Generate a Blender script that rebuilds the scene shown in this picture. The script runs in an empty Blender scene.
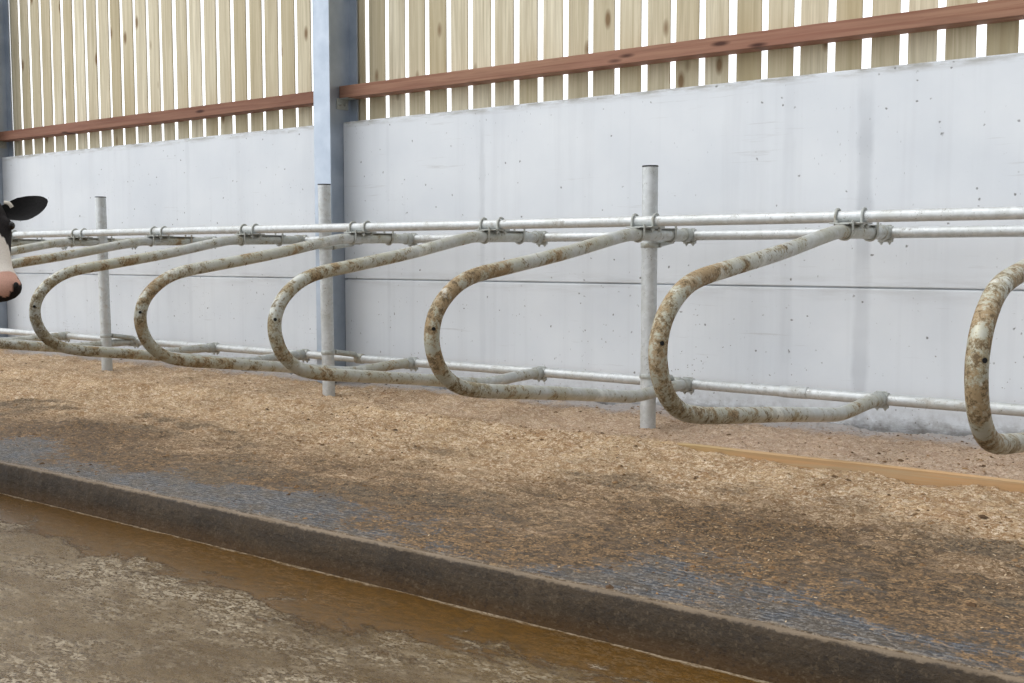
import bpy, bmesh, math, random
from mathutils import Vector, Matrix, noise
S = bpy.context.scene
COL = S.collection
PI = math.pi
EYE = 1.242                                   # camera height above the alley floor (z = 0)

# ------------------------------------------------------------------ camera
F_PX = 1100.0
yaw = math.atan(1100/1467); pitch = math.atan(85/1100)
cam_d = bpy.data.cameras.new('camera'); cam = bpy.data.objects.new('camera', cam_d); COL.objects.link(cam)
cam_d.sensor_width = 36; cam_d.lens = F_PX/1024*36; cam_d.clip_start = .05; cam_d.clip_end = 500
cam.location = (0, 0, EYE); cam.rotation_euler = (PI/2-pitch, 0, yaw)
S.camera = cam
# ------------------------------------------------------------------ sky, light, exposure
W = bpy.data.worlds.new('overcast_sky'); S.world = W; W.use_nodes = True
nt = W.node_tree; nt.nodes.clear()
wo = nt.nodes.new('ShaderNodeOutputWorld'); bg = nt.nodes.new('ShaderNodeBackground')
tc = nt.nodes.new('ShaderNodeTexCoord'); sx = nt.nodes.new('ShaderNodeSeparateXYZ')
rp = nt.nodes.new('ShaderNodeValToRGB')
rp.color_ramp.elements[0].position = .0; rp.color_ramp.elements[0].color = (.95, .98, 1.02, 1)
rp.color_ramp.elements[1].position = .85; rp.color_ramp.elements[1].color = (1.0, 1.02, 1.06, 1)
nt.links.new(tc.outputs['Generated'], sx.inputs[0]); nt.links.new(sx.outputs['Z'], rp.inputs[0])
nt.links.new(rp.outputs[0], bg.inputs[0])
mr = nt.nodes.new('ShaderNodeMapRange'); nt.links.new(sx.outputs['X'], mr.inputs[0])         # sky dimmed to the right in place of the dark barn interior
mr.inputs[1].default_value = -.2; mr.inputs[2].default_value = .9; mr.inputs[3].default_value = 2.1; mr.inputs[4].default_value = .38
nt.links.new(mr.outputs[0], bg.inputs[1])
nt.links.new(bg.outputs[0], wo.inputs[0])
sun_d = bpy.data.lights.new('hazy_sun', 'SUN'); sun_d.energy = .9; sun_d.angle = math.radians(35); sun_d.color = (1, .98, .95)
sun = bpy.data.objects.new('hazy_sun', sun_d); COL.objects.link(sun); sun.rotation_euler = (math.radians(36), 0, math.radians(-50))
vs = S.view_settings; vs.view_transform = 'Standard'; vs.look = 'None'; vs.gamma = 1; vs.use_curve_mapping = False
vs.exposure = -.15

# ------------------------------------------------------------------ material helpers
def srgb(r, g, b):
    return tuple(((c/255)/12.92 if c/255 <= .04045 else ((c/255+.055)/1.055)**2.4) for c in (r, g, b)) + (1,)
class NT:
    def __init__(s, name, rough=.6, metal=0, spec=.5):
        s.m = bpy.data.materials.new(name); s.m.use_nodes = True; s.t = s.m.node_tree
        s.b = s.t.nodes['Principled BSDF']; s.b.inputs['Roughness'].default_value = rough; s.b.inputs['Metallic'].default_value = metal
        s.b.inputs['Specular IOR Level'].default_value = spec
        g = s.n('ShaderNodeNewGeometry'); s.pos = g.outputs['Position']; s.geo = g
    def n(s, k, **kw):
        x = s.t.nodes.new(k)
        for a, b in kw.items(): setattr(x, a, b)
        return x
    def l(s, a, b): s.t.links.new(a, b)
    def put(s, x, inp):
        if hasattr(x, 'is_output'): s.l(x, inp)
        else: inp.default_value = x
    def mapv(s, scale=(1, 1, 1), loc=(0, 0, 0), src=None):
        m = s.n('ShaderNodeMapping'); m.inputs['Scale'].default_value = scale; m.inputs['Location'].default_value = loc
        s.l(src or s.pos, m.inputs[0]); return m.outputs[0]
    def noise(s, scale, detail=4, rough=.55, vec=None, dist=0):
        x = s.n('ShaderNodeTexNoise'); x.inputs['Scale'].default_value = scale; x.inputs['Detail'].default_value = detail
        x.inputs['Roughness'].default_value = rough; x.inputs['Distortion'].default_value = dist
        s.l(vec or s.pos, x.inputs['Vector']); return x.outputs['Fac']
    def vor(s, scale, vec=None, out='Distance', feat='F1'):
        x = s.n('ShaderNodeTexVoronoi'); x.feature = feat; x.inputs['Scale'].default_value = scale
        s.l(vec or s.pos, x.inputs['Vector']); return x.outputs[out]
    def ramp(s, f, a, b, c0=0., c1=1.):
        x = s.n('ShaderNodeMapRange'); x.clamp = True
        s.put(f, x.inputs[0]); x.inputs[1].default_value = a; x.inputs[2].default_value = b
        x.inputs[3].default_value = c0; x.inputs[4].default_value = c1; return x.outputs[0]
    def grain(s, scale, vec=None):                       # one random value per granule
        x = s.n('ShaderNodeTexVoronoi'); x.inputs['Scale'].default_value = scale; s.l(vec or s.pos, x.inputs['Vector'])
        q = s.n('ShaderNodeSeparateColor'); s.l(x.outputs['Color'], q.inputs[0]); return q.outputs[0]
    def sm(s, *t):                                       # weighted sum: (value, weight), ...
        o = None
        for v, w in t:
            m = s.math('MULTIPLY', v, w); o = m if o is None else s.math('ADD', o, m)
        return o
    def math(s, op, a, b=0.):
        x = s.n('ShaderNodeMath', operation=op); s.put(a, x.inputs[0]); s.put(b, x.inputs[1]); return x.outputs[0]
    def mix(s, f, a, b, mode='MIX'):
        x = s.n('ShaderNodeMix', data_type='RGBA', blend_type=mode); s.put(f, x.inputs[0]); s.put(a, x.inputs[6]); s.put(b, x.inputs[7]); return x.outputs[2]
    def xyz(s, src=None):
        x = s.n('ShaderNodeSeparateXYZ'); s.l(src or s.pos, x.inputs[0]); return x.outputs
    def bump(s, h, strength=.3, dist=.01):
        x = s.n('ShaderNodeBump'); x.inputs['Strength'].default_value = strength; x.inputs['Distance'].default_value = dist
        s.l(h, x.inputs['Height']); s.l(x.outputs[0], s.b.inputs['Normal'])
    def col(s, c): s.put(c, s.b.inputs['Base Color'])
    def rough(s, c): s.put(c, s.b.inputs['Roughness'])

# ---- concrete panels
def m_concrete():
    k = NT('precast_concrete', .85, 0, .3)
    c = k.mix(k.ramp(k.noise(1.3, 5), .3, .7), srgb(206, 211, 216), srgb(219, 223, 226))
    st = k.noise(1, 5, .6, k.mapv((9, 1, .35)))                                  # vertical streaks
    c = k.mix(k.ramp(st, .52, .78, 0, .22), c, srgb(176, 178, 182))
    x, y, z = k.xyz()
    for X, w, a in ((-4.93, .05, .22), (-2.17, .07, .38), (-8.3, .05, .15), (-5.85, .04, .12), (-2.62, .06, .16)):
        d = k.math('ABSOLUTE', k.math('ADD', x, -X)); d = k.math('ADD', d, k.math('MULTIPLY', k.noise(6, 3), .05))
        f = k.ramp(d, w*.75, w*1.15, a, 0); f = k.math('MULTIPLY', f, k.ramp(k.noise(2.2, 3, .5, k.mapv((.5, 1, 1))), .33, .6, .25, 1))
        c = k.mix(f, c, srgb(150, 154, 160))
    seam = k.math('ABSOLUTE', k.math('ADD', z, -(EYE-.178)))
    c = k.mix(k.math('MULTIPLY', k.ramp(seam, 0, .10, .35, 0), k.ramp(k.noise(5, 6, .7, k.mapv((.4, 1, 3))), .45, .7)), c, srgb(140, 136, 128))
    top = k.ramp(z, EYE+1.0, EYE+1.055, 0, 1)
    c = k.mix(k.math('MULTIPLY', top, k.ramp(k.noise(4, 6, .7, k.mapv((1, 1, 6))), .42, .62)), c, srgb(150, 147, 138))
    ho = k.noise(1, 5, .65, k.mapv((1.6, 1, 26)))
    c = k.mix(k.ramp(ho, .64, .74, 0, .35), c, srgb(165, 164, 162))
    # splashes thicker low down
    wob = k.n('ShaderNodeVectorMath', operation='ADD'); nn = k.n('ShaderNodeTexNoise'); nn.inputs['Scale'].default_value = 30; k.l(k.pos, nn.inputs['Vector'])
    sc_ = k.n('ShaderNodeVectorMath', operation='SCALE'); k.l(nn.outputs['Color'], sc_.inputs[0]); sc_.inputs['Scale'].default_value = .03; k.l(k.pos, wob.inputs[0]); k.l(sc_.outputs[0], wob.inputs[1]); wv = wob.outputs[0]
    sp = k.vor(13, wv); pits = k.math('MULTIPLY', k.ramp(sp, .07, .12, 1, 0), k.ramp(k.noise(31, 1), .45, .6))
    c = k.mix(k.math('MULTIPLY', pits, .8), c, srgb(96, 94, 90))
    sp2 = k.vor(34, wv); low = k.ramp(z, EYE+.2, EYE-.9, .1, 1)
    pits2 = k.math('MULTIPLY', k.ramp(sp2, .09, .17, 1, 0), k.ramp(k.math('ADD', k.noise(7, 4, .7), k.math('MULTIPLY', low, .10)), .60, .68))
    c = k.mix(k.math('MULTIPLY', pits2, low), c, srgb(112, 106, 96))
    scr = k.vor(7, k.mapv((9, 1, 1.6), (0, 0, 0)))                               # short scratches
    c = k.mix(k.math('MULTIPLY', k.ramp(scr, .05, .09, .75, 0), k.ramp(k.noise(1.7, 2), .56, .62)), c, srgb(96, 98, 100))
    foot = k.ramp(z, .24, .42, 1, 0)
    c = k.mix(k.math('MULTIPLY', foot, k.ramp(k.noise(14, 6, .7), .42, .66, 0, .8)), c, srgb(112, 104, 94))
    fd = k.ramp(k.sm((z, 1), (k.noise(12, 6, .75, k.mapv((.4, 1, 1))), .22)), .44, .37); c = k.mix(k.math('MULTIPLY', fd, .7), c, srgb(84, 78, 70))
    k.col(c)
    h = k.math('ADD', k.math('MULTIPLY', k.noise(60, 4), .25), k.math('MULTIPLY', pits, -1)); k.bump(h, .25, .004)
    return k.m
# ---- galvanised tube, dirtier towards the passage
def m_galv(name, dirt, base=(196, 200, 200)):
    k = NT(name, .42, .35, .5)
    x, y, z = k.xyz()
    oi = k.n('ShaderNodeObjectInfo'); off = k.n('ShaderNodeVectorMath', operation='ADD'); k.l(k.pos, off.inputs[0])
    cmb = k.n('ShaderNodeCombineXYZ'); k.l(k.math('MULTIPLY', oi.outputs['Random'], 37.), cmb.inputs[0]); k.l(cmb.outputs[0], off.inputs[1]); v = off.outputs[0]
    c = k.mix(k.ramp(k.vor(45, v, 'Color'), .2, .8), srgb(*[int(q*.93) for q in base]), srgb(*base))
    c = k.mix(k.ramp(k.noise(7, 5, .6, v), .45, .7, 0, .5), c, srgb(168, 170, 163))
    rg = .40; met = None
    if dirt:
        near = k.ramp(y, 3.5, 5.0, 1, 0)                                         # the cows rub and soil the free bend
        n1 = k.noise(8, 7, .72, v); n2 = k.noise(30, 6, .75, v); n3 = k.noise(4.0, 6, .7, v); n5 = k.noise(90, 4, .75, v)
        mixn = k.math('ADD', k.math('MULTIPLY', n1, .55), k.math('ADD', k.math('MULTIPLY', n2, .3), k.math('MULTIPLY', n5, .25)))
        c = k.mix(k.ramp(k.math('ADD', n3, k.math('MULTIPLY', near, .16)), .40, .62, .1, .8*dirt), c, srgb(160, 156, 132))
        f = k.ramp(k.math('ADD', mixn, k.math('MULTIPLY', near, .085)), .600, .640)
        c = k.mix(k.math('MULTIPLY', f, .72*dirt), c, srgb(132, 116, 82))
        f2 = k.ramp(k.math('ADD', k.math('ADD', k.math('MULTIPLY', n3, .7), k.math('MULTIPLY', n2, .35)), k.math('MULTIPLY', near, .10)), .605, .65)
        c = k.mix(k.math('MULTIPLY', f2, .7*dirt), c, srgb(146, 120, 84))
        dk = k.math('MULTIPLY', k.ramp(k.math('ADD', k.math('ADD', k.math('MULTIPLY', n2, .6), k.math('MULTIPLY', n5, .4)), k.math('MULTIPLY', near, .05)), .555, .60), k.ramp(k.math('ADD', n1, k.math('MULTIPLY', near, .06)), .48, .56))
        c = k.mix(k.math('MULTIPLY', dk, .85*dirt), c, srgb(84, 68, 44))
        wp = k.math('MULTIPLY', k.ramp(k.noise(5.5, 6, .7, k.mapv(loc=(4, 1, 0), src=v)), .60, .66), .5*dirt); c = k.mix(wp, c, srgb(224, 226, 218))
        rg = k.ramp(k.math('ADD', f, f2), 0, 1, .40, .8); mm = k.ramp(k.math('ADD', f, f2), 0, 1, .3, 0); k.l(mm, k.b.inputs['Metallic'])
    sp = k.math('MULTIPLY', k.ramp(k.vor(95, v), .16, .26, 1, 0), k.ramp(k.noise(16, 3, .6, v), .52, .62))
    c = k.mix(k.math('MULTIPLY', sp, .8), c, srgb(88, 80, 64))
    k.col(c); k.rough(rg); k.bump(k.noise(40, 5, .7, v), .25, .003)
    return k.m
def m_plain(name, c, rough=.5, metal=0, bump=0, c2=None, sc=20):
    k = NT(name, rough, metal)
    k.col(k.mix(k.ramp(k.noise(sc, 5), .35, .65), srgb(*c), srgb(*(c2 or [max(0, q-18) for q in c]))))
    if bump: k.bump(k.noise(sc*2, 5), bump, .004)
    return k.m
def m_wood(name, a, b, grain, red=False):
    k = NT(name, .8, 0, .25)
    oi = k.n('ShaderNodeObjectInfo').outputs['Random']
    tcn = k.n('ShaderNodeTexCoord').outputs['Object']
    off = k.n('ShaderNodeVectorMath', operation='ADD'); k.l(tcn, off.inputs[0]); cmb = k.n('ShaderNodeCombineXYZ')
    k.l(k.math('MULTIPLY', oi, 71.), cmb.inputs[0]); k.l(k.math('MULTIPLY', oi, 33.), cmb.inputs[2]); k.l(cmb.outputs[0], off.inputs[1]); v = off.outputs[0]
    g = k.noise(1, 6, .6, k.mapv(grain[0], src=v), .8)
    g2 = k.noise(1, 4, .6, k.mapv(grain[1], src=v), .3)
    c = k.mix(oi, srgb(*a), srgb(*b))
    c = k.mix(k.ramp(g, .38, .72, 0, .55), c, srgb(*([92, 52, 44] if red else [142, 128, 96])))
    c = k.mix(k.ramp(g2, .50, .68, 0, .55), c, srgb(*([112, 66, 50] if red else [172, 162, 136])))
    g3 = k.noise(1.3, 3, .5, k.mapv((1, 1, .35) if not red else (.35, 1, 1), src=v))
    c = k.mix(k.ramp(g3, .52, .7, 0, .45), c, srgb(*([150, 104, 90] if red else [158, 140, 96])))
    # knots
    kn = k.vor(1, k.mapv((5.5, 0.01, 2.2) if not red else (2.2, .01, 9), src=v))
    c = k.mix(k.ramp(kn, .07, .17, .85, 0), c, srgb(*([52, 28, 24] if red else [112, 84, 52])))
    k.col(c); k.bump(g, .3, .004)
    return k.m
M = {}
M['concrete'] = m_concrete()
M['loop'] = m_galv('soiled_galvanised_tube', 1.0)
M['rail'] = m_galv('galvanised_tube', .22, (205, 209, 211))
M['clamp'] = m_galv('dull_galvanised_clamp', .4, (176, 180, 178))
M['column'] = m_plain('galvanised_steel_column', (178, 187, 197), .38, .6, .06, (160, 170, 182), 5)
M['dark'] = m_plain('dark_for_shade_and_fittings', (24, 24, 24), .9)  # near-black put in for shade inside tubes and holes; also caps, set screws
M['board'] = m_wood('pale_treated_pine', (222, 214, 190), (186, 174, 144), ((26, 1, 1.1), (60, 1, .8)))
M['redwood'] = m_wood('red_brown_stained_timber', (156, 120, 98), (136, 100, 82), ((1.4, 26, 30), (.9, 50, 60)), True)

# ---- bedding
def m_bed():
    k = NT('sawdust_bedding_on_rubber_mat', .9, 0, .2)
    x, y, z = k.xyz()
    flat = k.mapv((.7, 1, 1))
    n1 = k.noise(1.1, 5, .6, k.mapv((.55, 1, 1))); n2 = k.noise(4.5, 7, .7, flat); n3 = k.noise(24, 7, .8, flat); n4 = k.noise(11, 6, .75, k.mapv((.55, 1, 1), (2, 5, 0)))
    g1 = k.grain(125); g2 = k.grain(64, k.mapv((.7, 1, 1))); g3 = k.grain(220)
    gm = k.sm((g1, .4), (g2, .3), (g3, .3))
    tan = k.mix(k.ramp(n2, .40, .60), srgb(208, 180, 142), srgb(168, 138, 102))
    tan = k.mix(k.ramp(k.sm((n3, .6), (gm, .4)), .50, .60, 0, .8), tan, srgb(222, 202, 174))
    tan = k.mix(k.ramp(gm, .50, .28, 0, .8), tan, srgb(150, 116, 82))
    tan = k.mix(k.ramp(k.sm((n4, .7), (gm, .3)), .56, .64, 0, .75), tan, srgb(142, 102, 66))  # darker crumbs, which also put the shade among clumps into the colour
    tan = k.mix(k.ramp(gm, .66, .80, 0, .8), tan, srgb(238, 220, 196))
    back = k.ramp(k.math('ADD', y, k.math('MULTIPLY', n3, .06)), 5.10, 5.20)       # paler dust behind the brisket board
    back = k.math('MULTIPLY', back, k.ramp(x, -5.5, -2.5, .2, 1))
    tan = k.mix(k.math('MULTIPLY', back, .5), tan, srgb(190, 168, 152))
    gr = k.math('MULTIPLY', k.ramp(k.sm((y, 1), (n2, .45), (n3, .2)), 6.30, 6.44), .85); tan = k.mix(gr, tan, srgb(184, 180, 178))
    wet = k.mix(k.ramp(n3, .42, .60), srgb(90, 75, 57), srgb(138, 110, 78))
    wet = k.mix(k.ramp(gm, .50, .26, 0, .9), wet, srgb(62, 52, 40))
    wet = k.mix(k.ramp(gm, .58, .80, 0, .7), wet, srgb(184, 148, 104))
    wet = k.mix(k.ramp(n4, .50, .60, 0, .6), wet, srgb(96, 82, 68))
    yw = k.sm((y, 1), (n1, 2.4), (n2, 1.6), (n3, .5)); yw = k.math('ADD', yw, -2.25)
    fwet = k.ramp(yw, 4.45, 3.60)
    c = k.mix(fwet, tan, wet)
    pmn = k.sm((k.noise(1.5, 6, .66, k.mapv((.6, 1, 1), (7, 3, 0))), 1), (n3, .25), (n4, .25))
    pm = k.math('MULTIPLY', k.ramp(pmn, .80, .88), k.ramp(y, 4.9, 4.3))
    c = k.mix(k.math('MULTIPLY', pm, .8), c, k.mix(k.ramp(gm, .3, .7), srgb(76, 68, 58), srgb(134, 116, 92)))
    # bare ribbed rubber mat near the kerb, shown in torn patches
    ym = k.math('ADD', k.sm((y, 1), (k.noise(1.9, 6, .68, k.mapv((.55, 1, 1), (3, 1, 0))), 2.0), (n3, .7), (gm, .25)), -1.475)
    fm = k.ramp(ym, 3.30, 3.16)
    rib = k.n('ShaderNodeTexWave', wave_type='BANDS', bands_direction='Y'); rib.inputs['Scale'].default_value = 12; rib.inputs['Distortion'].default_value = 2.0
    rib.inputs['Detail'].default_value = 4; k.l(k.pos, rib.inputs[0])
    mat = k.mix(k.ramp(rib.outputs['Fac'], .2, .9), srgb(60, 62, 66), srgb(106, 110, 116))
    mat = k.mix(k.ramp(n4, .44, .56, 0, .85), mat, srgb(98, 86, 70))
    mat = k.mix(k.ramp(gm, .55, .74, 0, .75), mat, srgb(148, 142, 134))
    mat = k.mix(k.ramp(gm, .46, .30, 0, .7), mat, srgb(60, 54, 46))
    c = k.mix(fm, c, mat)
    edge = k.ramp(k.sm((y, 1), (n3, .10), (n4, .10)), 3.105, 3.072); c = k.mix(k.math('MULTIPLY', edge, .85), c, k.mix(k.ramp(gm, .3, .7), srgb(106, 84, 58), srgb(164, 144, 116)))
    k.col(c)
    r = k.mix(fwet, (.92,)*3+(1,), (.66,)*3+(1,)); r = k.mix(fm, r, (.34,)*3+(1,)); k.l(r, k.b.inputs['Roughness'])
    k.bump(k.sm((n3, 1.6), (g1, .35), (g2, .45), (n4, .8)), .8, .016)
    return k.m
def m_slurry():
    k = NT('wet_slurry_on_concrete', .3, 0, .45)
    x, y, z = k.xyz()
    sv = k.mapv((.5, 1, 1))
    n1 = k.noise(1.5, 6, .62, k.mapv((.45, 1, 1)), .6); n2 = k.noise(6, 7, .75, sv, .7); n3 = k.noise(30, 6, .8, sv, .5)
    g1 = k.grain(170, k.mapv((.6, 1, 1))); g2 = k.grain(80, k.mapv((.5, 1, 1))); gm = k.sm((g1, .55), (g2, .45))
    c = k.mix(k.ramp(n1, .38, .62), srgb(106, 85, 50), srgb(90, 70, 36))
    c = k.mix(k.ramp(n2, .46, .58, 0, .7), c, srgb(110, 92, 62))
    c = k.mix(k.ramp(n3, .50, .58, 0, .6), c, srgb(84, 66, 40))
    pat = k.ramp(k.noise(2.6, 6, .7, k.mapv((.6, 1, 1), (9, 2, 0))), .44, .60)
    c = k.mix(k.math('MULTIPLY', pat, k.ramp(gm, .56, .70, 0, .9)), c, srgb(172, 158, 134))  # pale grains, doubling as wet glints painted into the colour
    c = k.mix(k.math('MULTIPLY', pat, k.ramp(gm, .42, .24, 0, .7)), c, srgb(74, 60, 38))
    streak = k.math('MULTIPLY', k.ramp(k.noise(14, 6, .75, k.mapv((.3, 1, 1), (4, 4, 0)), .6), .66, .69), k.ramp(n1, .45, .55)); c = k.mix(k.math('MULTIPLY', streak, .6), c, srgb(192, 178, 152))
    yk = k.math('ADD', k.sm((y, 1), (n1, .7), (n2, .95), (n3, .12)), -.885); fk = k.ramp(yk, 2.56, 2.62)
    c = k.mix(k.math('MULTIPLY', fk, .88), c, k.mix(k.ramp(n3, .4, .62), srgb(94, 64, 16), srgb(74, 52, 18)))
    foam = k.ramp(k.sm((y, 1), (n3, .030), (n2, .07)), 2.990, 3.000)
    c = k.mix(k.math('MULTIPLY', foam, .8), c, k.mix(k.ramp(gm, .3, .7), srgb(120, 102, 76), srgb(178, 162, 138)))
    k.col(c)
    dry = k.math('MULTIPLY', k.ramp(k.sm((n2, .7), (gm, .3)), .42, .60), k.ramp(fk, 0, 1, 1, .1))
    k.l(k.ramp(dry, 0, 1, .20, .6), k.b.inputs['Roughness'])
    h = k.math('MULTIPLY', k.sm((n3, 1.2), (n2, .8), (g1, .12), (g2, .2)), k.ramp(fk, 0, 1, 1, .15)); k.bump(h, .8, .012)
    return k.m
def m_kerb():
    k = NT('soiled_kerb_darkened_for_shade', .6, 0, .35)
    x, y, z = k.xyz()
    n = k.noise(7, 6, .7, k.mapv((.35, 1, 1.6))); n2 = k.noise(40, 5, .7)
    c = k.mix(k.ramp(n, .35, .65), srgb(46, 37, 26), srgb(68, 55, 38)); c = k.mix(k.ramp(n2, .55, .7, 0, .6), c, srgb(34, 27, 20))  # soiled browns, darkened further to stand in for dim light from the alley
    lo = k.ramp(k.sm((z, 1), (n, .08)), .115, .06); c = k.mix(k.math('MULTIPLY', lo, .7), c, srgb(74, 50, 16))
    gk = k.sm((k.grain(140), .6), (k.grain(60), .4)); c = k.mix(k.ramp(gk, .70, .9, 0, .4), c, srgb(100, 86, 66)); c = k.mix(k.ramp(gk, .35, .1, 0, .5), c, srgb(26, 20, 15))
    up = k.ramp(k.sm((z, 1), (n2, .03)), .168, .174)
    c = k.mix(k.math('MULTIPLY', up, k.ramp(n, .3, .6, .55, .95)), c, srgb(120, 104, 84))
    k.col(c); k.bump(k.math('ADD', n, n2), .5, .01); return k.m
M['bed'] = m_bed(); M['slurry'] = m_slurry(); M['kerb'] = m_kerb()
def m_chips(name, cols, rough=.85):
    k = NT(name, rough, 0, .25); r = k.n('ShaderNodeValToRGB'); cr = r.color_ramp; cr.interpolation = 'CONSTANT'
    for i, c in enumerate(cols):
        e = cr.elements[i] if i < 2 else cr.elements.new(.5); e.position = i/len(cols); 
    for i, c in enumerate(cols): cr.elements[i].position = i/len(cols); cr.elements[i].color = srgb(*c)
    k.l(k.geo.outputs['Random Per Island'], r.inputs[0]); k.l(r.outputs[0], k.b.inputs['Base Color']); return k.m
M['chips'] = m_chips('wood_shavings', [(176, 150, 114), (166, 132, 94), (144, 112, 78), (200, 178, 146), (112, 86, 58), (130, 98, 66)])
M['clods'] = m_chips('dung_clods', [(96, 74, 50), (112, 86, 58), (128, 100, 70), (82, 62, 42), (136, 108, 76)])

# ------------------------------------------------------------------ mesh helpers
def obj(name, bm, mat, parent=None, smooth=True, loc=None):
    me = bpy.data.meshes.new(name); bm.to_mesh(me); bm.free()
    for m in (mat if isinstance(mat, (list, tuple)) else [mat]): me.materials.append(m)
    if smooth:
        for p in me.polygons: p.use_smooth = True
        if hasattr(me, 'set_sharp_from_angle'): me.set_sharp_from_angle(angle=math.radians(40))
    o = bpy.data.objects.new(name, me); COL.objects.link(o)
    if parent: o.parent = parent
    if loc: o.location = loc
    return o
def tag(o, label=None, cat=None, group=None, kind=None):
    if label: o['label'] = label
    if cat: o['category'] = cat
    if group: o['group'] = group
    if kind: o['kind'] = kind
    return o
def empty(name, loc, label=None, cat=None, group=None, kind=None):
    o = bpy.data.objects.new(name, None); COL.objects.link(o); o.location = loc; o.empty_display_size = .1
    return tag(o, label, cat, group, kind)
def box(bm, x0, x1, y0, y1, z0, z1, bev=0, mi=0):
    r = bmesh.ops.create_cube(bm, size=1); v = r['verts']
    for q in v: q.co = Vector(((x0+x1)/2+q.co.x*(x1-x0), (y0+y1)/2+q.co.y*(y1-y0), (z0+z1)/2+q.co.z*(z1-z0)))
    es = list({e for q in v for e in q.link_edges})
    if bev: bmesh.ops.bevel(bm, geom=es, offset=bev, segments=2, affect='EDGES', profile=.6)
    return v
def sweep(bm, pts, rad, seg=20, cap=True, mi=0, squash=None):
    pts = [Vector(p) for p in pts]; n = len(pts); rads = rad if isinstance(rad, (list, tuple)) else [rad]*n
    t0 = (pts[1]-pts[0]).normalized(); up = Vector((0, 0, 1)) if abs(t0.z) < .9 else Vector((1, 0, 0))
    a = t0.cross(up).normalized(); rings = []
    for i, p in enumerate(pts):
        t = (pts[min(i+1, n-1)]-pts[max(i-1, 0)]).normalized()
        a = (a-t*a.dot(t)).normalized(); b = t.cross(a)
        rings.append([bm.verts.new(p+(a*math.cos(2*PI*j/seg)+b*math.sin(2*PI*j/seg))*rads[i]) for j in range(seg)])
    for i in range(n-1):
        for j in range(seg):
            f = bm.faces.new((rings[i][j], rings[i][(j+1) % seg], rings[i+1][(j+1) % seg], rings[i+1][j])); f.material_index = mi
    if cap:
        bm.faces.new(rings[0][::-1]).material_index = mi; bm.faces.new(rings[-1]).material_index = mi
def catmull(P, k=6):
    P = [Vector(p) for p in P]; Q = [2*P[0]-P[1]]+P+[2*P[-1]-P[-2]]; out = []
    for i in range(1, len(Q)-2):
        for j in range(k):
            t = j/k; a, b, c, d = Q[i-1:i+3]
            out.append(.5*((2*b)+(c-a)*t+(2*a-5*b+4*c-d)*t*t+(3*b-a-3*c+d)*t**3))
    out.append(P[-1]); return out
def pipe_open(bm, p0, p1, r, wall=.005, seg=28):                # upright tube with an open hollow top (two materials)
    p0 = Vector(p0); p1 = Vector(p1); d = (p1-p0).normalized(); x = Vector((1, 0, 0)); b = d.cross(x).normalized(); a = b.cross(d)
    def ring(p, r): return [bm.verts.new(p+(a*math.cos(2*PI*j/seg)+b*math.sin(2*PI*j/seg))*r) for j in range(seg)]
    R = [ring(p0, r), ring(p1, r), ring(p1, r-wall), ring(p1-d*.25, r-wall)]
    for i in range(3):
        for j in range(seg):
            f = bm.faces.new((R[i][j], R[i+1][j], R[i+1][(j+1) % seg], R[i][(j+1) % seg])); f.material_index = 1 if i == 2 else 0
    bm.faces.new(R[3]).material_index = 1; bm.faces.new(R[0])
    bmesh.ops.recalc_face_normals(bm, faces=bm.faces)
def ring_band(bm, c, axis, r, w, t=.006, seg=24):               # collar: short thick sleeve
    c = Vector(c); ax = Vector(axis).normalized(); up = Vector((0, 0, 1)) if abs(ax.z) < .9 else Vector((1, 0, 0)); a = ax.cross(up).normalized(); b = ax.cross(a)
    def ring(o, r): return [bm.verts.new(c+ax*o+(a*math.cos(2*PI*j/seg)+b*math.sin(2*PI*j/seg))*r) for j in range(seg)]
    R = [ring(-w/2, r), ring(-w/2, r+t*.7), ring(-w/2+.003, r+t), ring(w/2-.003, r+t), ring(w/2, r+t*.7), ring(w/2, r)]
    for i in range(6):
        for j in range(seg): bm.faces.new((R[i][j], R[i][(j+1) % seg], R[(i+1) % 6][(j+1) % seg], R[(i+1) % 6][j]))
    bmesh.ops.recalc_face_normals(bm, faces=bm.faces)
def cyl(bm, p0, p1, r, seg=12): sweep(bm, [p0, p1], r, seg)
def bolt_bm(p, ax, r=.009, l=.02, hexr=.014):
    bm = bmesh.new(); p = Vector(p); ax = Vector(ax).normalized()
    sweep(bm, [p, p+ax*.009], hexr, 6); sweep(bm, [p+ax*.007, p+ax*l], r*.7, 10); return bm

# ------------------------------------------------------------------ the setting
X0, X1 = -15.5, 3.2
bm = bmesh.new(); box(bm, X0, X1, -7, 2.98, -.2, 0)
tag(obj('floor', bm, M['slurry'], smooth=False), kind='structure')
# kerb
bm = bmesh.new(); nx = 1400; prof = [(2.958, -.02), (2.958, .075), (2.961, .150), (2.966, .161), (2.972, .164), (3.05, .160), (3.2, .15), (3.2, -.02)]
rows = []
for i in range(nx+1):
    x = X0+(X1-X0)*i/nx; w = noise.noise(Vector((x*1.7, 0, 3)))*.008+noise.noise(Vector((x*7, 0, 9)))*.006+noise.noise(Vector((x*19, 0, 9)))*.004
    rows.append([bm.verts.new((x, y-(w if 0 < j < 6 else 0), z+noise.noise(Vector((x*5, j, 1)))*.003*(1 < j < 6))) for j, (y, z) in enumerate(prof)])
for i in range(nx):
    for j in range(len(prof)-1): bm.faces.new((rows[i][j], rows[i][j+1], rows[i+1][j+1], rows[i+1][j]))
bm.faces.new(rows[0]); bm.faces.new(rows[-1][::-1]); bmesh.ops.recalc_face_normals(bm, faces=bm.faces)
tag(obj('kerb', bm, M['kerb']), 'long dark soiled kerb between the bedded stalls and the wet alley', 'kerb', kind='structure')

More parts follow.
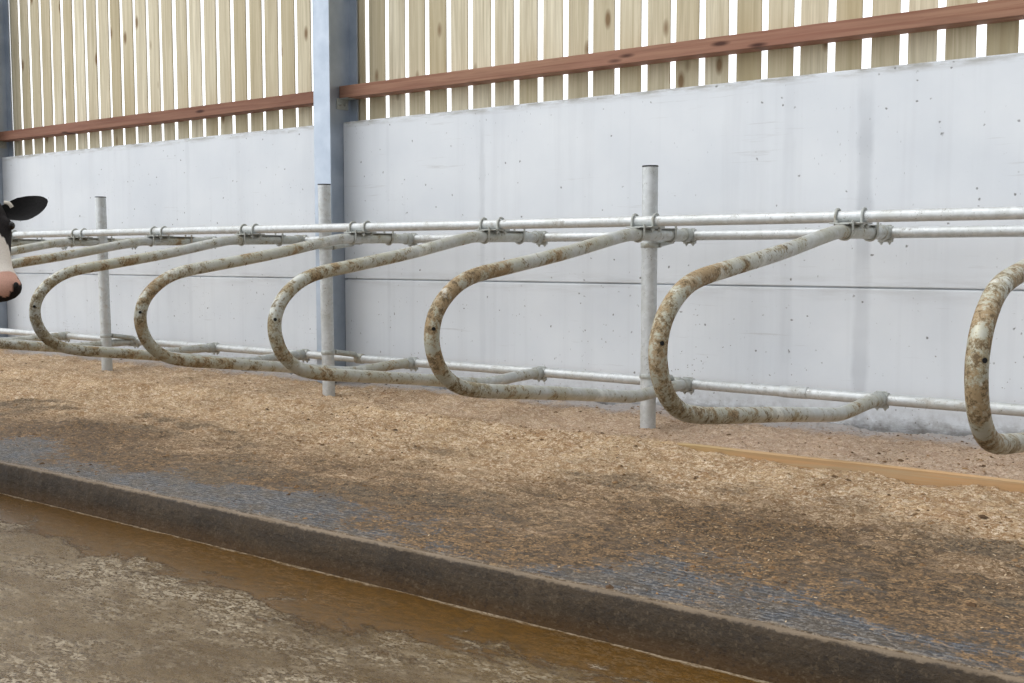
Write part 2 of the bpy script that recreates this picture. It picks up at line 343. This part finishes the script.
COLX = (-11.48, -6.335, -1.17)
wall = empty('wall_back', (-6.3, 6.22, 0), kind='structure')
def panel(x0, x1, z0, z1):
    bm = bmesh.new(); box(bm, x0, x1, 6.22, 6.298, z0, z1, .007); box(bm, x0+.01, x1-.01, 6.245, 6.275, z1-.02, z1+(.02 if z1 < 1.5 else -.01))
    o = obj('concrete_panel', bm, M['concrete'], wall, smooth=False); o.location = (6.3, -6.22, 0); return o
ZS = EYE-.178; ZT = EYE+1.055
bays = [(-15.4, COLX[0]-.006), (COLX[0]+.006, COLX[1]-.006), (COLX[1]+.006, COLX[2]-.006), (COLX[2]+.006, 3.2)]
for a, b in bays:
    panel(a, b, ZS+.004, ZT); panel(a, b, .05, ZS-.004)

# bedding surface
rnd = random.Random(4)
def bed_h(x, y):
    t = (y-2.99)/(6.22-2.99)
    h = .165+t*.082
    v = Vector((x, y, 0))
    thick = min(1, max(0, (y-3.25)/.9))
    h += thick*(noise.noise(v*1.3)*.018+noise.noise(v*3.7+Vector((5, 0, 0)))*.018+noise.noise(v*8)*.016+abs(noise.noise(v*15))*.018+noise.noise(v*31)*.009)
    h += (1-thick)*(noise.noise(v*6)*.003+abs(noise.noise(v*25))*.004)
    d = y-5.10
    if d < 0: h -= .012*math.exp(-(d/.16)**2)*max(0, min(1, (x+2.9)/1.0))*(.6+1.3*noise.noise(Vector((x*2.3, 9, 1))))           # board face laid bare on the right
    h += (.042+.02*noise.noise(Vector((x*1.6, 3, 1))))*math.exp(-(d/.17)**2)*max(0, min(1, (-x-2.0)/.9))
    if y > 5.9: h += (.012+.02*noise.noise(Vector((x*2.2, 1, 4))))*min(1, (y-5.9)/.2)
    h += noise.noise(v*60)*.004*thick
    return h
xs = [1.6]
while xs[-1] > -15.3: xs.append(xs[-1]-(.0125+.0022*max(0, -xs[-1]-.5)))
Y0, Y1 = 2.976, 6.219; ny = 240; V = []; Fc = []
for x in xs:
    for j in range(ny+1):
        y = Y0+(Y1-Y0)*(j/ny)**1.15; yy = y-(noise.noise(Vector((x*4, 0, 2)))*.006+.004 if j == 0 else 0); V.append((x, yy, bed_h(x, y)-(.012 if j == 0 else 0)))
for i in range(len(xs)-1):
    for j in range(ny): a_ = i*(ny+1)+j; Fc.append((a_, a_+1, a_+ny+2, a_+ny+1))
bm = bmesh.new(); me_ = bpy.data.meshes.new('t'); me_.from_pydata(V, [], Fc); bm.from_mesh(me_); bpy.data.meshes.remove(me_)
tag(obj('sawdust_bedding', bm, M['bed']), 'deep tan sawdust bedding, wet and dark near the kerb, covering the raised stall floor', 'bedding', kind='stuff')
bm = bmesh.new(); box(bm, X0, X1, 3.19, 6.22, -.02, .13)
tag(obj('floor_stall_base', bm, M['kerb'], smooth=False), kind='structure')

# brisket board
bm = bmesh.new(); N = 120; rows = []
for i in range(N+1):
    x = -15.2+16.6*i/N; zt = EYE-.972+noise.noise(Vector((x*1.1, 2, 0)))*.006-.05*max(0, min(1, (-x-2.6)/1.6)); yy = 5.10+noise.noise(Vector((x*.6, 7, 0)))*.012
    rows.append([bm.verts.new(p) for p in ((x, yy-.02, .15), (x, yy-.02, zt-.004), (x, yy-.015, zt), (x, yy+.017, zt), (x, yy+.02, .15))])
for i in range(N):
    for j in range(4): bm.faces.new((rows[i][j], rows[i][j+1], rows[i+1][j+1], rows[i+1][j]))
bmesh.ops.recalc_face_normals(bm, faces=bm.faces)
M['brisket'] = m_wood('yellowed_softwood', (186, 148, 106), (186, 148, 106), ((1.4, 20, 40), (.9, 50, 60)))
tag(obj('brisket_board', bm, M['brisket']), 'long low pale timber board half buried in the sawdust in front of the posts', 'board')

# wood shavings and clods
def scatter(name, n, size, clod, label, mat, seed, pred):
    r = random.Random(seed); V = []; Fc = []; k = 0
    while k < n:
        # denser close to the camera
        x = -11.8+12.6*(r.random()**.62); y = r.uniform(3.0, 6.15)
        if not pred(x, y, r): continue
        k += 1; z = bed_h(x, y); s = size*(r.uniform(.5, 1.3)+(1.5*r.random()**7 if clod else 0)); a = r.uniform(0, 2*PI); ca, sa = math.cos(a), math.sin(a); b = len(V)
        if clod:
            for (u, v, w) in ((1, 0, 0), (.2, .8, .1), (-.9, .3, 0), (-.4, -.8, .05), (.6, -.6, 0), (.25, .15, .45), (-.4, -.1, .38)):
                u, v, w = [q*s*r.uniform(.75, 1.25) for q in (u, v, w)]; V.append((x+u*ca-v*sa, y+u*sa+v*ca, z-.002+w))
            Fc += [(b, b+1, b+5), (b+1, b+6, b+5), (b+1, b+2, b+6), (b+2, b+3, b+6), (b+3, b+4, b+5), (b+3, b+5, b+6), (b+4, b, b+5)]
        else:
            l = s; w = s*r.uniform(.25, .55); t = s*.12; tl = r.uniform(-.5, .5)*s; bend = r.uniform(0, .35)*s
            P = [(-l, -w, -tl), (0, -w, bend), (l, -w, tl), (l, w, tl), (0, w, bend), (-l, w, -tl)]
            for dz in (0, t):
                for (u, v, q) in P: V.append((x+u*ca-v*sa, y+u*sa+v*ca, z+.002+q*.6+dz))
            Fc += [(b+5, b+4, b+1, b), (b+4, b+3, b+2, b+1), (b+6, b+7, b+10, b+11), (b+7, b+8, b+9, b+10)]
            for i in range(6): j = (i+1) % 6; Fc.append((b+i, b+j, b+6+j, b+6+i))
    me = bpy.data.meshes.new(name); me.from_pydata(V, [], Fc); me.materials.append(mat); o = bpy.data.objects.new(name, me); COL.objects.link(o)
    tag(o, label, name.replace('_', ' '), kind='stuff'); return o
scatter('wood_shavings', 46000, .0042, False, 'pale loose wood shavings strewn over the stall bedding', M['chips'], 11,
        lambda x, y, r: r.random() < (.05+.95*min(1, max(0, (y-3.35+noise.noise(Vector((x*1.3, y*1.3, 2)))*.9)/.9))))
scatter('dung_clods', 3600, .0085, True, 'small dark crumbs of dung and damp clods over the bedding', M['clods'], 12,
        lambda x, y, r: r.random() < max(.06, min(1, .35+noise.noise(Vector((x*1.7, y*1.7, 5)))*1.6)))

# ------------------------------------------------------------------ steel columns
labels = {0: 'blue-grey steel column cut off by the left edge of the photo',
          1: 'tall blue-grey galvanised steel column between the two slatted bays'}
for i in (0, 1):
    X = COLX[i]; e = empty('steel_column', (X, 6.15, 0), labels[i], 'column')
    bm = bmesh.new()
    box(bm, -.09, .09, -.15, -.137, -.1, 4.6, .002); box(bm, -.09, .09, .15, .163, -.1, 4.6, .002); box(bm, -.0045, .0045, -.138, .151, -.1, 4.6)
    obj('beam', bm, M['column'], e, smooth=False)
    for sgn in (1, -1):
        bm = bmesh.new(); zc = EYE+1.235
        box(bm, .005 if sgn > 0 else -.013, .013 if sgn > 0 else -.005, .0, .125, zc-.085, zc, .002)
        box(bm, .005 if sgn > 0 else -.10, .10 if sgn > 0 else -.005, .03, .125, zc-.006, zc, .001)
        c = obj('cleat', bm, M['clamp'], e, smooth=False)
        for yy in (.03, .085): obj('bolt', bolt_bm((.0125*sgn, yy, zc-.045), (sgn, 0, 0)), M['clamp'], c)

# timber rails
for (a, b, lab, dz) in ((COLX[0], COLX[1], 'red-brown timber rail across the left slatted bay above the concrete', -.012), (COLX[1], COLX[2], 'red-brown timber rail across the right slatted bay above the concrete', 0)):
    bm = bmesh.new(); L = b-a-.02; n = 40
    box(bm, -L/2, L/2, -.0675, .066, -.046, .046, .003)
    for v in bm.verts: v.co.y += 0
    tag(obj('timber_rail', bm, M['redwood'], smooth=False, loc=((a+b)/2, 6.2475, EYE+1.283+dz)), lab, 'rail')
# boards
def cladding(x_first, pitch, n, lab, ccx, seed, zdip):
    e = empty('slatted_cladding', (ccx, 6.33, EYE+.9), lab, 'cladding'); r = random.Random(seed)
    for i in range(n):
        gl = x_first+pitch*i; w = pitch-r.uniform(.042, .054)
        x = gl+pitch/2+r.uniform(-.004, .004); bm = bmesh.new(); box(bm, -w/2, w/2, 0, .013, -.15, 3.1+r.uniform(-.02, .02), .002)
        o = obj('board', bm, M['board'], e, smooth=False); o.location = (x-ccx, 0, 0); o.rotation_euler = (0, r.uniform(-.0025, .0025), 0)
cladding(-11.445-.2029, .2029, 26, 'pale vertical timber slats with bright gaps, left of the middle steel column', -8.9, 5, 0)
cladding(-6.167-.2079, .2079, 26, 'pale vertical timber slats with bright gaps, right of the middle steel column', -3.7, 6, 0)

# ------------------------------------------------------------------ stall tubing
def zr(z): return EYE+z
# horizontal rails
def rail(name, y, z, r, lab, sleeves=(), sag=0):
    bm = bmesh.new(); pts = [(x, y+noise.noise(Vector((x*.3, y, 1)))*.004, zr(z)+noise.noise(Vector((x*.35, y, z*9)))*.006) for x in [X0+.3+i*.5 for i in range(int((1.5-X0)/.5))]]
    sweep(bm, pts, r, 24); o = tag(obj(name, bm, M['rail']), lab, 'rail')
    for sx_ in sleeves:
        bm = bmesh.new(); ring_band(bm, (sx_, y, zr(z)), (1, 0, 0), r-.001, .16, .005); obj('sleeve', bm, M['rail'], o)
    return o
rail('neck_rail', 5.42, .200, .030, 'long thin galvanised neck rail lying on top of the loops, nearest of the level rails')
rail('upper_rail', 5.95, .127, .030, 'galvanised upper rail behind the neck rail, carrying the loop tops')
rail('lower_rail', 5.95, -.771, .031, 'galvanised lower rail close above the bedding, carrying the loop feet', (-2.45,))

# posts
def post(X, tilt, lab, r=.046):
    e = empty('stall_post', (X, 5.62, .24), lab, 'post', None)
    z1 = zr(.52)-.24; bm = bmesh.new(); pipe_open(bm, (0, 0, -.12), (-tilt*z1, 0, z1), r); obj('tube', bm, (M['rail'], M['dark']), e)
    bm = bmesh.new(); cyl(bm, (-tilt*z1, 0, z1-.004), (-tilt*z1, 0, z1+.004), r+.001, 28); obj('cap', bm, M['dark'], e)
    for z in (.065, -.70):
        zz = zr(z)-.24; bm = bmesh.new(); ring_band(bm, (-tilt*zz, 0, zz), (0, 0, 1), r-.001, .028, .007)
        box(bm, -tilt*zz-.05, -tilt*zz+.05, r-.004, r+.006, zz-.014, zz+.014, .002)
        yb = 5.95-5.62; zrl = (zr(.127) if z > 0 else zr(-.771))-.24
        sweep(bm, [(-tilt*zz, r-.004, zz), (-tilt*zz, yb-.06, (zz+zrl)/2), (-tilt*zz, yb-.032, zrl)], .021, 14)
        c = obj('bracket', bm, M['clamp'], e)
        bm = bmesh.new(); ring_band(bm, (-tilt*zz, yb, zrl), (1, 0, 0), .031, .07, .007); obj('rail_clamp', bm, M['clamp'], e)
        for s in (-1, 1): obj('bolt', bolt_bm((-tilt*zz+s*.036, r-.003, zz), (0, -1, 0) if 0 else (0, 1, 0)), M['clamp'], c)
    return e
post(-3.214, 0, 'tall galvanised post, right-hand and nearest of the three, standing in the sawdust')
post(-5.895, .015, 'galvanised post standing in front of the big steel column')
post(-8.705, .020, 'farthest galvanised post, standing near the cow')

# loops
PROF = [(5.94, .127), (5.60, .125), (5.30, .121), (5.12, .103), (4.60, .020), (4.10, -.047), (3.86, -.080), (3.73, -.115), (3.63, -.172), (3.56, -.245), (3.53, -.335),
        (3.545, -.425), (3.595, -.505), (3.685, -.568), (3.82, -.606), (4.08, -.640), (4.60, -.698), (5.12, -.762), (5.32, -.782), (5.50, -.780), (5.72, -.771), (5.93, -.771)]
def loop(X, off, lab, seed, detail=True):
    e = empty('cubicle_divider', (X, 5.95, .24), lab, 'stall divider', 'looped stall dividers')
    def L(y, z, x=0): return (x, y-5.95, zr(z)-.24)
    P = [L(y+(off*min(1, max(0, (5.2-y)/1.2))), z) for y, z in PROF]
    pts = catmull(P, 5); bm = bmesh.new(); sweep(bm, pts, .0345, 22); obj('loop_tube', bm, M['loop'], e)
    # dark disc standing in for the shade of a hole on the free bend
    bm = bmesh.new(); c = Vector(L(3.532+off, -.31)); d = Vector((.80, -.6, 0)); cyl(bm, c+d*.030, c+d*.0348, .0085, 14); obj('bolt_hole_shade', bm, M['dark'], e)
    # saddle bracket: plate, two U-bolts round the loop, two over the neck rail
    bm = bmesh.new(); box(bm, -.085, .085, 5.345-5.95, 5.49-5.95, zr(.1615)-.24, zr(.1685)-.24, .001)
    box(bm, -.034, .034, 5.30-5.95, 5.74-5.95, zr(.157)-.24, zr(.163)-.24, .001); obj('saddle_plate', bm, M['clamp'], e, smooth=False)
    for yy in (5.335, 5.70):
        bm = bmesh.new(); R = .0405; zc = zr(.124)-.24
        pts = [(-R, yy-5.95, zc+.055)]+[(-R*math.cos(a), yy-5.95, zc-R*math.sin(a)) for a in [PI*i/12 for i in range(13)]]+[(R, yy-5.95, zc+.055)]
        sweep(bm, pts, .007, 8); obj('u_bolt', bm, M['clamp'], e)
    for s in (-1, 1):
        bm = bmesh.new(); R = .037; zc = zr(.200)-.24; xx = s*.067; yb = 5.42-5.95
        pts = [(xx, yb-R, zc-.055)]+[(xx, yb-R*math.cos(a), zc+R*math.sin(a)) for a in [PI*i/12 for i in range(13)]]+[(xx, yb+R, zc-.055)]
        sweep(bm, pts, .007, 8); u = obj('u_bolt', bm, M['clamp'], e)
        for q in (-1, 1): obj('nut', bolt_bm((xx, yb+q*R, zc-.047), (0, 0, -1), .008, .018, .013), M['clamp'], u)
    # clamps on the two back rails
    for z, zz in ((.127, 1), (-.771, -1)):
        zc = zr(z)-.24; bm = bmesh.new(); ring_band(bm, (0, 0, zc), (1, 0, 0), .0295, .08, .007); ring_band(bm, (0, -.055, zc), (0, 1, 0), .034, .055, .008)
        box(bm, -.040, .040, -.010, .010, zc-.050, zc-.034, .003); box(bm, -.03, .03, -.008, .010, zc+.034, zc+.042, .003)
        c = obj('rail_clamp', bm, M['clamp'], e)
        for s in (-1, 1): obj('bolt', bolt_bm((s*.022, 0, zc-.048), (0, 0, -1), .007, .016, .010), M['clamp'], c)
        bm = bmesh.new(); cyl(bm, (.030, -.033, zc+.004), (.030, -.041, zc+.004), .008); obj('set_screw', bm, M['dark'], c)
    return e
LP = [(-.86, -.045, 'looped galvanised divider cut off by the right edge of the photo, white with brown stains'),
      (-1.954, -.045, 'whole loop of galvanised tube right of the nearest post, with rusty brown front bend'),
      (-3.126, .06, 'galvanised loop divider whose top tube is fixed beside the nearest post'),
      (-4.215, .125, 'galvanised loop divider with its top end halfway between nearest post and steel column'),
      (-5.359, .145, 'galvanised loop divider whose top end is fixed just right of the steel column'),
      (-6.504, .175, 'galvanised loop divider fixed just left of the steel column, bend nearest the cow'),
      (-7.613, .13, 'galvanised loop divider fixed between steel column and farthest post, bend behind the cow'),
      (-8.746, .13, 'galvanised loop divider whose top end is fixed beside the farthest post'),
      (-9.88, .13, 'farthest galvanised loop divider, its top end beside the cow ear')]
for i, a in enumerate(LP): loop(a[0], a[1], a[2], i)

# ------------------------------------------------------------------ the cow (standing in the alley, head turned to the camera)
def build_cow():
    cx, sn = math.cos(yaw), math.sin(yaw)
    view = Vector((-.8, .6, 0)); 
    vd = Vector((-5.12, 2.70, 0)).normalized(); rt = Vector((-vd.y*-1, -vd.x, 0)); rt = Vector((vd.y, -vd.x, 0))
    poll = Vector((-5.205, 2.687, EYE+.272))
    n = (-vd*.26+rt*.105+Vector((0, 0, -.44))).normalized(); s = rt-n*rt.dot(n); s.normalize(); u = n.cross(s)
    if u.dot(vd) > 0: u = -u
    def H(t, a, b): return poll+n*t+s*a+u*b
    bm = bmesh.new()
    def loft(rings, seg=24):
        R = []
        for c, ax, ay in rings: R.append([bm.verts.new(c+ax*math.cos(2*PI*j/seg)+ay*math.sin(2*PI*j/seg)) for j in range(seg)])
        for i in range(len(R)-1):
            for j in range(seg): bm.faces.new((R[i][j], R[i][(j+1) % seg], R[i+1][(j+1) % seg], R[i+1][j]))
        bm.faces.new(R[0][::-1]); bm.faces.new(R[-1])
    # head: (along nose axis, half width, half depth, depth offset)
    hd = [(-.055, .055, .06, -.05), (-.03, .085, .095, -.05), (.03, .108, .12, -.05), (.10, .118, .128, -.055), (.17, .121, .128, -.06), (.24, .100, .118, -.06),
          (.31, .082, .098, -.055), (.38, .074, .080, -.048), (.43, .082, .074, -.042), (.475, .092, .072, -.040), (.505, .084, .062, -.040), (.525, .060, .042, -.042), (.532, .03, .02, -.044)]
    loft([(H(t, 0, b), s*w, u*d) for t, w, d, b in hd])
    loft([(H(.34+.03*i, 0, -.10+.004*i), s*w, u*d) for i, (w, d) in enumerate([(.03, .03), (.055, .04), (.06, .04), (.06, .036), (.05, .03), (.03, .016)])])       # lower jaw and lip
    for q in (-1, 1): loft([(H(.165+dt, q*(.082+o), .0), s*w, u*w+n*0) for dt, o, w in ((-.045, 0, .012), (-.025, .006, .03), (0, .010, .036), (.025, .004, .03), (.05, -.005, .012))])   # brow
    # neck and trunk in the alley, body to the left out of view
    UP = Vector((0, 0, 1))
    def ringv(c, dirv, w, h):
        dirv = Vector(dirv).normalized(); a = dirv.cross(UP).normalized(); return (Vector(c), a*w, a.cross(dirv).normalized()*h)
    loft([ringv((-5.26, 2.73, EYE+.20), (-1, -.2, -.2), .09, .12), ringv((-5.42, 2.70, EYE+.14), (-1, -.5, -.3), .105, .19), ringv((-5.66, 2.56, EYE+.05), (-1, -.5, -.3), .13, .26),
          ringv((-5.92, 2.42, EYE-.02), (-1, -.4, -.1), .18, .33), ringv((-6.12, 2.36, EYE-.08), (-1, 0, 0), .23, .36)])
    loft([ringv((x, 2.34, z), (-1, 0, 0), w, h) for x, z, w, h in ((-5.86, 1.10, .10, .18), (-5.95, 1.10, .20, .30), (-6.15, 1.08, .27, .36), (-6.5, 1.05, .33, .37), (-6.9, 1.03, .36, .38),
          (-7.25, 1.04, .34, .37), (-7.55, 1.08, .29, .34), (-7.75, 1.12, .24, .28), (-7.88, 1.14, .14, .17))])
    for q in (-1, 1):
        loft([(Vector((x, 2.34+q*y, z)), Vector((w, 0, 0)), Vector((0, w*.8, 0))) for x, y, z, w in ((-6.1, .16, 1.0, .13), (-6.08, .17, .78, .085), (-6.06, .17, .55, .062), (-6.05, .17, .47, .060), (-6.06, .17, .40, .042), (-6.06, .17, .18, .038), (-6.05, .17, .12, .05), (-6.03, .17, .06, .058), (-6.02, .17, .0, .062))])
        loft([(Vector((x, 2.34+q*y, z)), Vector((w, 0, 0)), Vector((0, w*.75, 0))) for x, y, z, w in ((-7.5, .17, 1.05, .20), (-7.48, .18, .85, .15), (-7.58, .18, .65, .085), (-7.68, .18, .52, .062), (-7.66, .18, .42, .046), (-7.62, .18, .18, .04), (-7.60, .18, .12, .05), (-7.58, .18, .06, .058), (-7.57, .18, .0, .062))])
    loft([(Vector((x, 2.34, z)), Vector((w, 0, 0)), Vector((0, w, 0))) for x, z, w in ((-7.84, 1.32, .04), (-7.93, 1.2, .03), (-7.95, .9, .02), (-7.95, .6, .02), (-7.95, .45, .04), (-7.95, .33, .015))])   # tail
    loft([(Vector((-7.2, 2.34, z)), Vector((w, 0, 0)), Vector((0, w*.9, 0))) for z, w in ((.8, .2), (.66, .19), (.58, .13), (.54, .06))])   # udder
    bmesh.ops.recalc_face_normals(bm, faces=bm.faces)
    me = bpy.data.meshes.new('tmp'); bm.to_mesh(me); bm.free(); o = bpy.data.objects.new('tmp', me); COL.objects.link(o)
    m = o.modifiers.new('r', 'REMESH'); m.mode = 'VOXEL'; m.voxel_size = .011
    m2 = o.modifiers.new('s', 'SMOOTH'); m2.factor = .6; m2.iterations = 5
    dg = bpy.context.evaluated_depsgraph_get(); dg.update(); me2 = bpy.data.meshes.new_from_object(o.evaluated_get(dg)); bpy.data.objects.remove(o)
    me2.name = 'body'
    # coat colours
    ca = me2.color_attributes.new('coat', 'FLOAT_COLOR', 'POINT')
    BL = (.012, .011, .012, 1); WH = (.78, .72, .64, 1); PK = (.62, .36, .28, 1)
    for i, v in enumerate(me2.vertices):
        p = v.co-poll; t = p.dot(n); a = p.dot(s); b = p.dot(u); nz = noise.noise(v.co*22)*.012+noise.noise(v.co*70)*.005
        if v.co.x > -5.62 and -.1 < t < .6 and (v.co-poll).length < .6:
            c = BL
            bw = .045 if t < .22 else .045+(t-.22)*.42
            if .02 < t < .44 and abs(a)+nz*1.3 < bw and b > -.10: c = WH
            if t >= .425+nz: c = PK
            if t > .45 and noise.noise(v.co*16+Vector((3, 1, 0))) > -.08+.15*(b > .0): c = BL
            if b < -.095+nz and t > .3: c = BL if t < .45 else c
            if (Vector((t, a, b))-Vector((.0, .085, -.02))).length < .022: c = WH
        else:
            q = noise.noise(Vector((v.co.x*1.6, v.co.y*1.2, v.co.z*1.6))+Vector((1.3, 0, .4)))+nz
            c = WH if q > .05 or v.co.z < .55 else BL
        ca.data[i].color = c
    for p in me2.polygons: p.use_smooth = True
    k = NT('cow_coat', .75, 0, .15); at = k.n('ShaderNodeAttribute'); at.attribute_name = 'coat'
    k.col(k.mix(k.ramp(k.noise(160, 3, .6), .4, .7, 0, .16), at.outputs['Color'], srgb(90, 76, 68))); k.bump(k.noise(210, 3), .35, .003); me2.materials.append(k.m)
    cow = empty('cow', (-6.4, 2.34, 0), 'black and white cow at the left edge, ear and part of face showing', 'cow')
    o = bpy.data.objects.new('body', me2); COL.objects.link(o); o.parent = cow; o.location = (6.4, -2.34, 0)
    # ears
    mb = m_plain('black_ear_hair', (15, 12, 12), 1, 0, .8, (6, 5, 5), 60)
    for q in (1, -1):
        bm = bmesh.new(); NL, NW = 18, 10; g = {}
        d = (s*q*.99+UP*.06*1+n*-.02).normalized(); wv = (n*1.0+u*.15).normalized(); nv = d.cross(wv).normalized()
        if nv.dot(vd) > 0: nv = -nv
        base = H(.075, q*.080, -.03)
        for side in (0, 1):
            for i in range(NL+1):
                t = i/NL; L = .235*t; w = .074*((max(0, math.sin(PI*(t*.92+.08)))**.5) if t < .999 else .10)*(.72+.28*min(1, t*2.2))
                for j in range(NW+1):
                    v = j/NW*2-1; cup = (-.030*(1-v*v)*math.sin(PI*min(1, t+.15))) + (side*-.010*(1-v*v)*(1-t*.4)) + noise.noise(Vector((i*.7, j*.7, q)))*.002
                    g[side, i, j] = bm.verts.new(base+d*(L-.03*v*v*0)+wv*(w*v+.012*math.sin(t*PI)-.012*t)+nv*cup)
        for i in range(NL):
            for j in range(NW):
                bm.faces.new((g[0, i, j], g[0, i+1, j], g[0, i+1, j+1], g[0, i, j+1])); bm.faces.new((g[1, i, j], g[1, i, j+1], g[1, i+1, j+1], g[1, i+1, j]))
        for i in range(NL):
            for j in (0, NW): bm.faces.new((g[0, i, j], g[1, i, j], g[1, i+1, j], g[0, i+1, j]))
        bmesh.ops.recalc_face_normals(bm, faces=bm.faces)
        e = obj('ear', bm, mb, cow); e.location = (6.4, -2.34, 0)
    me_ = m_plain('dark_eye', (14, 10, 8), .12)
    bm = bmesh.new(); sweep(bm, catmull([H(.068, .112, .045), H(.080, .128, .05), H(.098, .138, .04)], 5), .009, 10)
    e = obj('white_tuft', bm, m_plain('white_hair', (214, 208, 196), .9, 0, .4), cow); e.location = (6.4, -2.34, 0)
    for q in (-1, 1):
        bm = bmesh.new(); bmesh.ops.create_uvsphere(bm, u_segments=16, v_segments=10, radius=.021); c = H(.175, q*.112, .005)
        for v in bm.verts: v.co += c
        e = obj('eye', bm, me_, cow); e.location = (6.4, -2.34, 0)
        bm = bmesh.new(); bmesh.ops.create_uvsphere(bm, u_segments=14, v_segments=8, radius=.014); c = H(.500, q*.058, .012)
        for v in bm.verts: v.co = Vector((v.co.x*.8, v.co.y*.8, v.co.z*1.1))+c
        e = obj('nostril', bm, M['dark'], cow); e.location = (6.4, -2.34, 0)
    return cow
build_cow()
